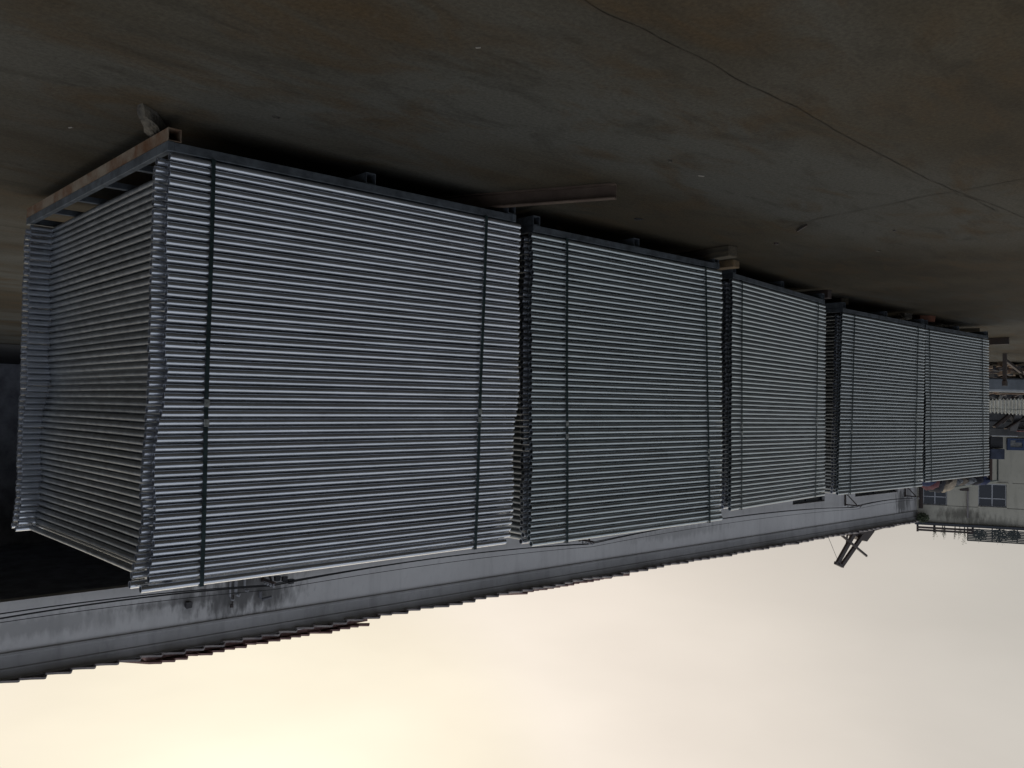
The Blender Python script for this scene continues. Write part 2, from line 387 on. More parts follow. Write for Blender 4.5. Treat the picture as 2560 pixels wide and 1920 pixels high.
for si in range(5):
    x0, yn, H, lean, yw, ti, dz, ln = ST[si]; MS = stack_mat(si)
    sx = ln/LP; wob = rnd.uniform(0, 50); ends = {}
    for kind, cnt in (('B', NB), ('A', NA)):
        for i in range(cnt):
            fr = (i + (0 if kind == 'B' else .55))/(NB-1); lz = H*fr
            if si == 0:
                v = 389+1084*fr; xl = 418-34*fr
                off = (lerp_tab(PB, v)-xl)/575 if kind == 'B' else (lerp_tab(PA, v)-(xl-9))/575
            else:
                off = lean*fr + .018*noise.noise(Vector((fr*5, wob, 0))) + rnd.uniform(-.005, .005) - (.035 if kind == 'A' else 0)
                if i > cnt-4: off += rnd.uniform(-.02, .01)
            # right end of a strapped stack is a little ragged too
            jit = rnd.uniform(-.002, .002)
            ly = (0 if kind == 'B' else -.040) + rnd.uniform(-.0024, .0024)
            loc = MS @ Vector((ln/2+off, ly, lz+jit*.5))
            rot = (MS.to_3x3() @ Matrix.Rotation(rnd.uniform(-.0015, .0015), 3, 'Z') @ Matrix.Rotation(rnd.uniform(-.0005, .0005), 3, 'Y')).to_euler()
            if kind == 'A' and si > 0:
                Mx = Matrix.Translation(loc) @ rot.to_matrix().to_4x4()
                t = bmesh.new()
                for yy in (0, -W): tube(t, -LP/2*sx, LP/2*sx, R, y=yy, seg=14)
                for xx in (-1, 1): tube(t, -W+R*.6, -R*.6, R*.97, y=xx*(LP/2*sx-P2), axis='y', seg=12, depth=.01)
                t.transform(Mx)
                me = bpy.data.meshes.new('tmp'); t.to_mesh(me); t.free(); stuff_bm.from_mesh(me); bpy.data.meshes.remove(me)
                continue
            if kind == 'B':
                o = copy_tree(protoB) if usedB else protoB; usedB = True
            else:
                o = copy_tree(protoA) if usedA else protoA; usedA = True
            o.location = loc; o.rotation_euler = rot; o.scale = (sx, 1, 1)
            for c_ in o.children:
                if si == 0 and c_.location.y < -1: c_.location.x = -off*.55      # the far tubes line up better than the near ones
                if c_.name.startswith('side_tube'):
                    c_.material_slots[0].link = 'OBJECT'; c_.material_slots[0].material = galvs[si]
            if kind == 'B':
                lab = f'galvanised fence panel, {place_word(i+1, cnt)}, outer row of {STN[si]} stack'
                tag(o, lab, 'fence panel', 'fence panels lying flat in strapped stacks')
            else:
                lab = f'set-back fence panel, {place_word(i+1, cnt)}, inner row of nearest stack'
                tag(o, lab, 'fence panel', 'fence panels lying flat in strapped stacks')
so = finish('fence_panel_rest', stuff_bm, galv, None, True)
so.name = 'inner_fence_panels'
tag(so, 'set-back galvanised fence panels tucked between the outer rows of the four farther stacks', 'fence panels', 'fence panels lying flat in strapped stacks', 'stuff')

# ------------------------------------------------------------------ straps
SF = [[(.100, .1175, .575, .622), (.8775, .8775, .592, .618)], [(.150, .150, .612, .655), (.8925, .915, .725, .752)],
      [(.0825, .09, .64, .67), (.8975, .875, .60, .63)], [(.1275, .12, .60, .66), (.90, .8925, .55, .58)], [(.050, .085, .48, .5), (.875, .8975, .46, .49)]]
for si in range(5):
    x0, yn, H, lean, yw, ti, dz, ln = ST[si]; MS = stack_mat(si)
    for j, (fb, ft, s1, s2) in enumerate(SF[si]):
        if si == 0: fb += -.004; ft += -.028-(.0 if j == 0 else .0)
        xb, xt = fb*ln, ft*ln + lean
        y0, y1 = R+.0035, -W-.040-R-.004; z0, z1 = -R-.004, H+R+.0035
        bm = bmesh.new(); hw = .0095; th = .0014
        cs = [(0, y0, z0), (0, y0, z1), (1, y1, z1), (1, y1, z0)]
        loop = []
        for q, (a, b) in enumerate(zip(cs, cs[1:]+cs[:1])):
            n = 12 if q == 0 else 3
            for t in range(n):
                f = t/n; y = a[1]+(b[1]-a[1])*f; z = a[2]+(b[2]-a[2])*f
                loop.append((y, z, xb+(xt-xb)*(z-z0)/(z1-z0) + (.002*math.sin(f*9+si) if q == 0 else 0)))
        cy = (y0+y1)/2; cz = (z0+z1)/2; rings = []
        for (y, z, x) in loop:
            oy = th if y > cy else -th; oz = 0
            inn = (y - (th if abs(y-y0) < 1e-4 else (-th if abs(y-y1) < 1e-4 else 0)), z - (th if abs(z-z1) < 1e-4 else (-th if abs(z-z0) < 1e-4 else 0)))
            rings.append([bm.verts.new((x-hw, y, z)), bm.verts.new((x+hw, y, z)), bm.verts.new((x+hw, inn[0], inn[1])), bm.verts.new((x-hw, inn[0], inn[1]))])
        for a, b in zip(rings, rings[1:]+rings[:1]):
            for q in range(4): bm.faces.new((a[q], b[q], b[(q+1) % 4], a[(q+1) % 4]))
        st = thing('strap', MS.translation, 0, f'dark green steel strap round the {STN[si]} stack, at its {"near" if j == 0 else "far"} end', 'strap', 'steel straps round the stacks')
        st.rotation_euler = MS.to_euler()
        finish('band', bm, strapm, st)
        for s in (s1, s2):
            z = H*s; x = xb+(xt-xb)*(z-z0)/(z1-z0)
            bm = bmesh.new(); box(bm, x-.0115, x+.0115, y0-.0005, y0+.0035, z-.017, z+.017)
            box(bm, x-.0125, x+.0125, y0-.001, y0+.0048, z-.004, z+.004)
            finish('seal', bm, sealm, st, bevel=.0008)

# ------------------------------------------------------------------ pallets under the stacks
def hollow_bar(bm, a, b, w, h, t=.004, up=Vector((0, 0, 1))):
    """square tube from a to b with open ends"""
    a, b = Vector(a), Vector(b); d = (b-a).normalized(); s = d.cross(up).normalized(); u = s.cross(d)
    def ring(p, ww, hh): return [bm.verts.new(p + s*(i*ww/2) + u*(j*hh/2)) for i, j in ((-1, -1), (1, -1), (1, 1), (-1, 1))]
    dp_ = min(.25, (b-a).length*.3)
    rs = [ring(a+d*dp_, w-2*t, h-2*t), ring(a, w-2*t, h-2*t), ring(a, w, h), ring(b, w, h), ring(b, w-2*t, h-2*t), ring(b-d*dp_, w-2*t, h-2*t)]
    for p, q in zip(rs[:-1], rs[1:]):
        for k_ in range(4): bm.faces.new((p[k_], p[(k_+1) % 4], q[(k_+1) % 4], q[k_]))
    bm.faces.new(rs[0]); bm.faces.new(list(reversed(rs[-1])))
for si in range(5):
    x0, yn, H, lean, yw, ti, dz, ln = ST[si]; MS = stack_mat(si)
    pt = thing('steel_pallet', MS.translation, 0,
               ['grey steel pallet with rusty end bearer under the nearest stack', 'grey steel pallet under the second stack, behind the loose channel beam',
                'grey steel pallet under the third stack, between the timber blocks', 'grey steel pallet under the fourth stack',
                'grey steel pallet under the farthest stack'][si], 'pallet', 'steel pallets under the stacks')
    pt.rotation_euler = MS.to_euler()
    t0 = -R-.0055                     # top of the pallet frame in the stack's coordinates
    xa, xb = -.005 if si == 0 else .01, ln-.03
    fh = .042; yb = -W-.06
    bm = bmesh.new()
    box(bm, xa+.03, xb-.03, -.035, .012, t0-fh, t0)              # long side members
    box(bm, xa+.03, xb-.03, yb, yb+.045, t0-fh+.001, t0-.001)
    box(bm, xa-.0, xa+.03, yb-.004, .016, t0-fh-.001, t0+.0015)    # end angles
    box(bm, xb-.03, xb, yb-.004, .016, t0-fh-.001, t0+.0015)
    finish('frame', bm, palm, pt, bevel=.002)
    for q in range(4):
        y = -.02 + (yb+.02)*(q+.95)/5.0
        bm = bmesh.new(); box(bm, xa+.031, xb-.031, y-.016, y+.016, t0-.036, t0-.004)
        finish('cross_bar', bm, palm, pt, bevel=.0015)
    zc = t0-fh-.0015-.03
    for q, x in enumerate((xa+.032, ln*.5, xb-.034)):
        bm = bmesh.new(); hollow_bar(bm, (x, .012 if q != 1 else .004, zc), (x, yb-.004, zc), .06, .058)
        o = finish('bearer', bm, rustm if (q == 0 and si == 0) else palm, pt)
        if q == 0 and si == 0: o['label'] = 'rusty square end bearer'

# ------------------------------------------------------------------ loose things on the ground
def chunk(name, cx, cy, z0, sx, sy, sz, m, label, cat, rot=0, seed=0, group=None, rough=.18, taper=.85, sub=2):
    rn = random.Random(seed); bm = bmesh.new(); vs = box(bm, -sx/2, sx/2, -sy/2, sy/2, 0, sz)
    bmesh.ops.subdivide_edges(bm, edges=list(bm.edges), cuts=sub, use_grid_fill=True)
    for v in bm.verts:
        t = v.co.z/sz; f = 1-(1-taper)*t
        nv = noise.noise_vector(v.co*(3.2/max(sx, sy)) + Vector((seed*7.1, 0, 0)))
        v.co.x = v.co.x*f + nv.x*sx*rough; v.co.y = v.co.y*f + nv.y*sy*rough
        if v.co.z > 1e-4: v.co.z += nv.z*sz*rough
    o = finish(name, bm, m); o.location = (cx, cy, z0); o.rotation_euler = (0, 0, rot)
    return tag(o, label, cat, group)
p = gp(392, 292); q = gp(350, 268)
bm = bmesh.new()
top = .060
A = [gp(344, 262), gp(356, 258), gp(392, 280), gp(424, 326), gp(400, 345), gp(374, 318)]
lo = [bm.verts.new((a.x, a.y, 0)) for a in A]; c = sum(A, Vector())/len(A)
hi = [bm.verts.new((c.x+(a.x-c.x)*.86+random.uniform(-.012, .012), c.y+(a.y-c.y)*.86, top*random.uniform(.72, 1.0))) for a in A]
cv = bm.verts.new((c.x, c.y, top))
for i in range(6):
    j = (i+1) % 6
    bm.faces.new((lo[i], lo[j], hi[j], hi[i])); bm.faces.new((hi[i], hi[j], cv))
bmesh.ops.recalc_face_normals(bm, faces=list(bm.faces))
bmesh.ops.subdivide_edges(bm, edges=list(bm.edges), cuts=3, use_grid_fill=True)
for v in bm.verts:
    if v.co.z > .004: v.co += noise.noise_vector(v.co*22)*.009
tag(finish('concrete_shard', bm, concm), 'broken concrete shard propping the near corner of the nearest pallet', 'rubble')

# loose steel channel lying between the first two stacks
ga = gp(1541, 461); gb = gp(1190, 489)
d = (gb-ga).normalized(); end = ga + d*1.55; hgt = .085
nrm = Vector((-d.y, d.x, 0));
if nrm.dot(-Fv) < 0: nrm = -nrm
chm = mat('brown channel steel', (.12, .085, .06), .7, .1, base2=(.075, .048, .034), scale=5, bump=.3)
ch = thing('channel_beam', ga, math.atan2(d.y, d.x), 'loose dark steel channel jutting out on the ground between the two nearest stacks', 'steel beam')
sg = 1 if nrm.dot(Vector((-d.y, d.x, 0))) > 0 else -1
Lc = (end-ga).length
bm = bmesh.new(); box(bm, 0, Lc, -.003*sg-.003, -.003*sg+.003, .006, hgt-.006); finish('web', bm, chm, ch)
for z in (0.0, hgt-.006):
    bm = bmesh.new()
    ys = sorted((sg*.040, -sg*.008)); box(bm, 0, Lc, ys[0], ys[1], z, z+.006); finish('flange', bm, chm, ch)

def block(name, u0, v0, u1, v1, depth_len, h, m, label, cat, wd=.09, z=0, group=None):
    """beam on the ground whose lit end face bottom edge runs between two photo points"""
    a = gp(u0, v0, z); b = gp(u1, v1, z); d = (b-a); Ld = d.length; az = math.atan2(d.y, d.x)
    bm = bmesh.new(); n_ = Vector((-d.y, d.x, 0)).normalized()
    s = 1 if n_.dot(Fv) > 0 else -1
    ys = sorted((0, s*wd)); box(bm, 0, Ld+depth_len, ys[0], ys[1], 0, h)
    o = finish(name, bm, m, bevel=.004); o.location = (a.x, a.y, z); o.rotation_euler = (0, 0, az)
    return tag(o, label, cat, group)
G1 = 'timber blocks by the pallets'
block('timber_block', 1822, 612, 1757, 624, .25, .085, woodm, 'brown timber block on the ground beside the joint of the second and third stacks', 'timber', .10, group=G1)
block('timber_block', 1834, 648, 1798, 652, .2, .06, woodpale, 'short timber with pale orange cut end under the corner of the third stack', 'timber', .10, z=.06, group=G1)
block('timber_block', 2070, 724, 1985, 731, .3, .085, darksteel, 'dark timber sticking out under the far end of the third stack', 'timber', .09, group=G1)
block('timber_block', 2103, 744, 2064, 749, .5, .075, woodm, 'grey timber bearer under the near corner of the fourth stack', 'timber', .12, group=G1)
block('timber_block', 2098, 756, 2062, 760, .5, .07, woodm, 'upper grey timber bearer, lying on another under the fourth stack', 'timber', .11, z=.078, group=G1)
block('plank', 2520, 843, 2462, 846, .6, .11, darksteel, 'dark plank on edge on the ground past the farthest stack', 'plank', .05)
p = gp(2312, 790); chunk('brick', p.x, p.y, 0, .22, .11, .075, brickm, 'orange brick by the joint of the fourth and farthest stacks', 'brick', .6, 5, rough=.06, taper=.97)
p = gp(2262, 784); chunk('stone', p.x, p.y, 0, .16, .12, .07, concm, 'grey stone under the far end of the fourth stack', 'stone', .2, 6)
p = gp(2400, 822); chunk('timber_offcut', p.x, p.y, 0, .5, .06, .05, woodm, 'thin timber offcut under the farthest stack', 'timber', 1.2, 9, group=G1, rough=.03, taper=1)
p = gp(1404, 560)
# upright splinter of wood by the second stack
b0 = gp(1392, 574, .03)
bm = bmesh.new(); bar(bm, (b0.x, b0.y, .0), (b0.x+.03, b0.y+.06, .085), .012, .02); tag(finish('splinter', bm, woodpale), 'short pale splinter standing at the foot of the second stack', 'splinter')
# small litter
G2 = 'bits of litter on the ground'
def small(u, v, sx, sy, sz, m, label, cat, rot, seed):
    p = gp(u, v); chunk(cat.replace(' ', '_'), p.x, p.y, .0005, sx, sy, sz, m, label, cat, rot, seed, G2, rough=.2)
small(1753, 439, .035, .008, .004, mat('white chip', (.28, .26, .22), .8), 'small pale chip on the ground above the middle of the second stack', 'chip', .5, 11)
small(1675, 400, .022, .014, .010, concm, 'small dark pebble alone on the open ground', 'pebble', 0, 12)
small(2236, 575, .02, .012, .008, darksteel, 'tiny dark crumb on the ground near the branching crack', 'crumb', 0, 13)
small(2195, 626, .05, .02, .008, concm, 'flat dark flake on the ground toward the third stack', 'flake', .3, 14)
small(1940, 607, .03, .02, .012, darksteel, 'little dark nut-like lump on the ground near the third stack', 'lump', .3, 15)
small(690, 292, .03, .018, .01, concm, 'small pebble on the ground before the nearest stack', 'pebble', .3, 16)
small(1195, 118, .02, .006, .003, mat('white chip', (.28, .26, .22)), 'tiny white fleck on the ground nearest the camera', 'chip', .9, 17)
small(176, 318, .028, .008, .003, mat('white chip', (.28, .26, .22)), 'pale flake on the ground left of the rusty bearer', 'flake', 1.1, 18)
p = gp(1597, 546)
bm = bmesh.new(); pts = [(math.cos(a)*.028, math.sin(a)*.016, .006+.003*math.sin(2*a)) for a in [i*2*math.pi/18 for i in range(17)]]
sweep(bm, pts, .003, 6); o = finish('wire_ring', bm, cablem, None, True); o.location = (p.x, p.y, 0); o.rotation_euler = (0, 0, .8)
tag(o, 'small bent wire ring lying on the ground before the second stack', 'wire ring', G2)
pa, pb, pc = gp(1993, 574), gp(2006, 563), gp(2017, 559)
bm = bmesh.new(); sweep(bm, [(pa.x, pa.y, .01), (pb.x, pb.y, .016), (pc.x, pc.y, .01)], [.007, .009, .006], 6)
tag(finish('twig', bm, darksteel, None, True), 'short dark bent twig on the ground before the third stack', 'twig', G2)

# ------------------------------------------------------------------ long workshop building behind the stacks
AZ1 = .050
P0 = gp(0, 858)
W1 = Wall(P0, AZ1)
def vgrid_wall(bm, x0, x1, z0, z1, holes, t=.3, y=0.0):
    xs = sorted({x0, x1, *[h[0] for h in holes], *[h[1] for h in holes]}); zs = sorted({z0, z1, *[h[2] for h in holes], *[h[3] for h in holes]})
    def q(a, b, c, d): bm.faces.new([bm.verts.new(p) for p in (a, b, c, d)])
    for xa, xb in zip(xs[:-1], xs[1:]):
        for za, zb in zip(zs[:-1], zs[1:]):
            cx, cz = (xa+xb)/2, (za+zb)/2
            if any(h[0] < cx < h[1] and h[2] < cz < h[3] for h in holes): continue
            q((xb, y, za), (xa, y, za), (xa, y, zb), (xb, y, zb))
            q((xa, y-t, za), (xb, y-t, za), (xb, y-t, zb), (xa, y-t, zb))
    for a, b, c, d in holes:
        q((a, y, c), (a, y, d), (a, y-t, d), (a, y-t, c)); q((b, y, d), (b, y, c), (b, y-t, c), (b, y-t, d))
        q((a, y, d), (b, y, d), (b, y-t, d), (a, y-t, d)); q((b, y, c), (a, y, c), (a, y-t, c), (b, y-t, c))
s_end = W1.at(2292, 1250)[0]
z_mold = W1.at(0, 1634)[1]
z_eave = W1.at(0, 1706, .35)[1]
z_open = W1.at(0, 1506)[1]
s_o1 = W1.at(430, 1440)[0]
bld = thing('workshop_building', W1.o, AZ1, 'long grey rendered workshop with cornice, rough tiled eaves and dark open bay', 'building')
def win_rect(ua, ub, va, vb):
    a = W1.at(ua, va); b = W1.at(ub, vb); return (min(a[0], b[0]), max(a[0], b[0]))
wins = []
wz1 = W1.at(2022, 1249+10)[1]; wz0 = wz1-1.1
wtop = W1.at(1985, 1262)[1]
for ua, ub, vt, hh in ((1845, 1934, 1268, 1.2), (1982, 2062, 1262, 1.2), (2138, 2244, 1242, 1.2)):
    s0 = W1.at(ua, vt)[0]; s1 = W1.at(ub, vt)[0]; zt = W1.at(ua, vt)[1]
    wins.append((s0, s1, zt-hh, zt))
opening = (-14.0, s_o1, -.05, z_open)
spots = []
for (u, v, rx, rz, st) in ((590, 1484, 1.1, .55, .8), (640, 1470, 1.5, .7, .8), (668, 1490, .5, .45, .7), (470, 1500, .5, .5, .7), (560, 1520, .7, .4, .5), (500, 1497, 2.6, .13, .6), (2254, 1255, .9, 1.0, .9), (2270, 1240, .5, 1.4, .7), (1700, 1330, 4, .3, .35), (120, 1560, 3, .3, .4)):
    s, z = W1.at(u, v); spots.append((s, z, rx, rz, st))
wallm = wall_mat('grey render', (.56, .545, .525), (.66, .645, .62), .28, spots)
bm = bmesh.new(); vgrid_wall(bm, -22, s_end, -.05, z_mold, [opening]+wins)
finish('wall', bm, wallm, bld)
bm = bmesh.new()
D_ = -13.0
for f in (((-22, D_, 0), (s_end, D_, 0), (s_end, D_, z_eave), (-22, D_, z_eave)),):
    bm.faces.new([bm.verts.new(p) for p in f])
for x in (-22, s_o1+3.0, s_end-.01):
    bm.faces.new([bm.verts.new(p) for p in ((x, -.3, 0), (x, D_, 0), (x, D_, z_eave), (x, -.3, z_eave))])
bm.faces.new([bm.verts.new(p) for p in ((-22, -.3, z_open+.6), (s_o1+3, -.3, z_open+.6), (s_o1+3, D_, z_open+.6), (-22, D_, z_open+.6))])
finish('interior', bm, interior, bld)
bm = bmesh.new(); bm.faces.new([bm.verts.new(p) for p in ((-22, -.02, .012), (s_o1+3, -.02, .012), (s_o1+3, D_, .012), (-22, D_, .012))])
finish('bay_floor', bm, mat('dark bay floor', (.035, .033, .03), .9, var=.3, scale=1), bld)  # plain dark floor, darker than the bay walls
# stepped cornice
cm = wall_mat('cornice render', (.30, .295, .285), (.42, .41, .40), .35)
steps = [(0, .13, .07), (.13, .34, .12), (.34, .46, .20), (.46, z_eave-z_mold-.0, .27)]
bm = bmesh.new()
zt_ = z_eave-z_mold
prof = [(-.3, 0), (.065, 0), (.075, .05), (.06, .08), (.062, .34), (.10, .36), (.105, .40), (.16, .52), (.24, .60), (.27, zt_-.01), (-.3, zt_-.01)]
ra = [bm.verts.new((-22, y, z_mold+z)) for y, z in prof]; rb = [bm.verts.new((s_end, y, z_mold+z)) for y, z in prof]
for i in range(len(prof)):
    j = (i+1) % len(prof); bm.faces.new((ra[i], ra[j], rb[j], rb[i]))
bm.faces.new(list(reversed(ra))); bm.faces.new(rb); bmesh.ops.recalc_face_normals(bm, faces=list(bm.faces))
finish('cornice', bm, cm, bld)
# windows
for (a, b, c, d_) in wins:
    wo = bmesh.new(); box(wo, a+.002, b-.002, -.22, -.20, c+.002, d_-.002); fr = finish('window', wo, glassd, bld)
    fb = bmesh.new()
    for x in (a+.03, (a+b)/2, b-.03): box(fb, x-.028, x+.028, -.195, -.15, c+.003, d_-.003)
    for z in (c+.03, d_-.03): box(fb, a+.06, b-.06, -.194, -.152, z-.026, z+.026)
    finish('frame', fb, mat('dull window frame', (.06, .065, .07), .6), fr)
# roof: heavy trapezoid sheets with stepped edges
def roof_sheet(bm, s0, s1, y_edge, z_edge, run, pitch, per, amp, th=.05, tilt=.0, seed=0, skew=0.0):
    rn = random.Random(seed); n = int((s1-s0)/per)
    for i in range(n):
        a = s0+i*per; e0 = y_edge+rn.uniform(-.10, .06)
        zz = z_edge+rn.uniform(-.02, .02)+.03*noise.noise(Vector((a*.35, seed, 0)))
        prof = [(a, 0), (a+per*.45, amp*.42), (a+per*.93, amp), (a+per*1.0, amp*.92), (a+per*1.05, 0)]
        up = []; dn = []
        for (x, z) in prof:
            up.append((x, z+zz)); dn.append((x, z+zz-th))
        rows = []
        for yy, dzz in ((e0, 0), (e0-run, run*pitch)):
            rows.append(([bm.verts.new((x+skew*(e0-yy), yy, z+dzz)) for x, z in up], [bm.verts.new((x+skew*(e0-yy), yy, z+dzz)) for x, z in dn]))
        (u0, d0), (u1, d1) = rows
        for k_ in range(len(prof)-1):
            bm.faces.new((u0[k_], u0[k_+1], u1[k_+1], u1[k_])); bm.faces.new((d0[k_+1], d0[k_], d1[k_], d1[k_+1]))
            bm.faces.new((d0[k_], d0[k_+1], u0[k_+1], u0[k_]))
        bm.faces.new((d0[0], u0[0], u1[0], d1[0])); bm.faces.new((u0[-1], d0[-1], d1[-1], u1[-1]))
bm = bmesh.new(); roof_sheet(bm, -22, s_end-.1, .42, z_eave+.0, 6.5, .20, .55, .075, seed=2)
rf = finish('roof', bm, roofm, bld)
sa = W1.at(372, 1660, -.25)[0]; sb = W1.at(930, 1552, -.25)[0]; zt = W1.at(650, 1609, -.25)[1]+.10
bm = bmesh.new(); roof_sheet(bm, sa, sb, -.25, zt-.09, 3.0, .20, .34, .05, seed=5); 
box(bm, sa, sb, -.9, -.5, zt-.30, zt-.12)
finish('upper_tiles', bm, roofred, rf)
sa = W1.at(1300, 1476, -.1)[0]; sb = W1.at(1580, 1429, -.1)[0]; zt = W1.at(1440, 1457, -.1)[1]+.10
bm = bmesh.new(); roof_sheet(bm, sa, sb, -.1, zt-.07, 3.0, .20, .36, .05, seed=6)
finish('upper_tiles', bm, roofred, rf)

# steel brackets on the wall carrying cables
brs = [(655, 1449, .75), (1448, 1350, .75), (2112, 1262, .95), (2262, 1240, .9)]
brk_pts = []
G3 = 'cable brackets on the workshop wall'
BL = ['dark steel cable bracket on the sooty patch above the nearest stack', 'dark steel cable bracket peeping over the second stack',
      'triangular steel cable bracket with insulators above the fourth stack', 'dark steel cable bracket in the corner by the next building']
for i, (u, v, ln_) in enumerate(brs):
    s, z = W1.at(u, v, .02)
    loc = W1.o + W1.d*s + W1.n*.02; loc.z = z
    b_ = thing('cable_bracket', loc, AZ1, BL[i], 'bracket', G3)
    bm = bmesh.new(); box(bm, -.04, .04, 0, .06, -.75, .05); finish('post', bm, darksteel, b_)
    bm = bmesh.new(); bar(bm, (0, .061, -.02), (0, ln_, -.02), .06, .06); finish('arm', bm, darksteel, b_)
    bm = bmesh.new(); bar(bm, (0, .062, -.65), (0, ln_*.72, -.055), .045, .045); finish('brace', bm, darksteel, b_)
    for q in range(4):
        y = .18+q*(ln_-.24)/3
        bm = bmesh.new(); sweep(bm, [(0, y, .011), (0, y, .04), (0, y, .055), (0, y, .085), (0, y, .11)], [.018, .018, .032, .034, .02], 8)
        finish('insulator', bm, pipeg, b_, True)
    brk_pts.append((s, z))
# cables strung between the brackets
def cable(pts, r, label, sag):
    bm = bmesh.new(); Q = []
    for (a, b) in zip(pts[:-1], pts[1:]):
        for i in range(14):
            t = i/14; p = Vector(a).lerp(Vector(b), t); p.z -= sag*4*t*(1-t)*((Vector(b)-Vector(a)).length/10); Q.append(p)
    Q.append(Vector(pts[-1])); sweep(bm, Q, r, 6)
    o = finish('cable', bm, cablem, None, True); o.location = W1.o; o.rotation_euler = (0, 0, AZ1)
    return tag(o, label, 'cable', 'cables strung along the workshop wall')
for q, (y, dz_, r, sg_, lab) in enumerate(((.30, .11, .016, .28, 'thick black cable nearest the workshop wall'), (.52, .10, .021, .34, 'thickest black cable sagging between wall brackets'),
                                         (.70, .17, .009, .20, 'thin upper cable along the workshop wall'))):
    a0 = W1.at(-60, (1544, 1557, 1566)[q], y)
    pts = [(a0[0], y, a0[1])]
    for s, z in brk_pts: pts.append((s, y, z+dz_))
    cable(pts, r, lab, sg_*.45)
# junction clamps beside the near bracket
for (u, v, lab) in ((693, 1446, 'small black cable clamp beside the near wall bracket'), (711, 1447, 'larger black cable clamp right of the near wall bracket'), (727, 1453, 'black junction clamp with cable tail, farthest from the near bracket')):
    s, z = W1.at(u, v, .45); p = W1.o + W1.d*s + W1.n*.45
    chunk('cable_clamp', p.x, p.y, z-.06, .16, .12, .13, cablem, lab, 'clamp', AZ1, int(u), 'clamps on the cables', rough=.12)
# pipes and a box on the sooty patch
t_ = [(576, 1455, 1500, .03), (590, 1452, 1488, .05), (612, 1450, 1478, .035)]
for i, (u, v0, v1, r_) in enumerate(t_):
    s, z0_ = W1.at(u, v0, .08); z1_ = W1.at(u, v1, .08)[1]
    bm = bmesh.new(); sweep(bm, [(s, .08, z0_-1.2), (s, .08, z1_-.1), (s+.03, .10, z1_-.02), (s+.08, .16, z1_)], r_, 10)
    o = finish('wall_pipe', bm, pipeg, None, True); o.location = W1.o; o.rotation_euler = (0, 0, AZ1)
    tag(o, ['thin grey pipe running up the sooty wall patch, leftmost of three', 'thick grey pipe up the sooty wall patch, middle of three', 'grey pipe up the sooty wall patch, closest to the bracket'][i], 'pipe', 'pipes on the sooty wall patch')
s, z = W1.at(650, 1492, .1); p = W1.o+W1.d*s+W1.n*.12
bm = bmesh.new(); sweep(bm, [(0, 0, -.16), (0, 0, 0), (.04, .05, .07), (.30, .09, .02)], [.05, .055, .05, .04], 10)
o = finish('vent_elbow', bm, mat('dull grey vent', (.15, .15, .16), .7, var=.2), None, True); o.location = (p.x, p.y, z); o.rotation_euler = (0, 0, AZ1); tag(o, 'grey vent elbow on the sooty wall patch above the cables', 'vent')
sl, zl = W1.at(577, 1512, .05); s2_, z2_ = W1.at(583, 1487, .05)
bm = bmesh.new(); sweep(bm, [(s2_, .05, z2_), ((s2_+sl)/2+.03, .08, (z2_+zl)/2), (sl, .10, zl)], .018, 6); sweep(bm, [(sl, .10, zl-.02), (sl, .10, zl+.06)], .05, 8)
o = finish('wall_lamp', bm, darksteel, None, True); o.location = W1.o; o.rotation_euler = (0, 0, AZ1); tag(o, 'thin arm with a small dark knob sticking up the wall', 'wall fitting')
s, z = W1.at(470, 1512, .05); p = W1.o+W1.d*s+W1.n*.08
chunk('junction_box', p.x, p.y, z-.08, .17, .12, .16, mat('sooty box', (.06, .058, .058), .8), 'small sooty box on the workshop wall above the nearest stack', 'box', AZ1, 4, rough=.1)

# dark hoist frame leaning over the eaves
HZ = W1; off = -.4
def hp(u, v, y=off): s, z = HZ.at(u, v, y); return Vector((s, y, z))
hoist = thing('roof_hoist', W1.o, AZ1, 'dark steel hoist frame leaning up from the tiled eaves near the far end', 'hoist')
bm = bmesh.new()
bar(bm, hp(2136, 1332), hp(2093, 1409), .14, .28); bar(bm, hp(2156, 1340), hp(2105, 1413), .14, .26)
bar(bm, hp(2088, 1407), hp(2107, 1416), .14, .16)
finish('boom', bm, darksteel, hoist)
bm = bmesh.new(); bar(bm, hp(2092, 1328, off+.2), hp(2167, 1390, off+.2), .08, .12); finish('cross_rod', bm, darksteel, hoist)
bm = bmesh.new(); bar(bm, hp(2119, 1322, off-.3), hp(2116, 1368, off-.3), .07, .08); bar(bm, hp(2129, 1322, off-.3), hp(2127, 1362, off-.3), .07, .08)
bar(bm, hp(2141, 1364, off-.25), hp(2158, 1343, off-.25), .09, .12); bar(bm, hp(2136, 1362, off-.25), hp(2155, 1336, off-.25), .05, .09); finish('strut', bm, darksteel, hoist)
bm = bmesh.new()
poly = [(2128, 1320), (2190, 1318), (2186, 1330), (2168, 1354), (2156, 1350), (2140, 1341)]
f0 = [bm.verts.new(hp(u, v, off-.1)) for u, v in poly]; f1 = [bm.verts.new(hp(u, v, off-.1)+Vector((0, -.5, 0))) for u, v in poly]
bm.faces.new(f0); bm.faces.new(list(reversed(f1)))
for i in range(len(poly)): bm.faces.new((f0[i], f1[i], f1[(i+1) % len(poly)], f0[(i+1) % len(poly)]))
bmesh.ops.recalc_face_normals(bm, faces=list(bm.faces)); finish('side_plate', bm, darksteel, hoist)
bm = bmesh.new(); sweep(bm, [hp(2068, 1336), hp(2094, 1400)], .012, 5); finish('guy_wire', bm, cablem, hoist)
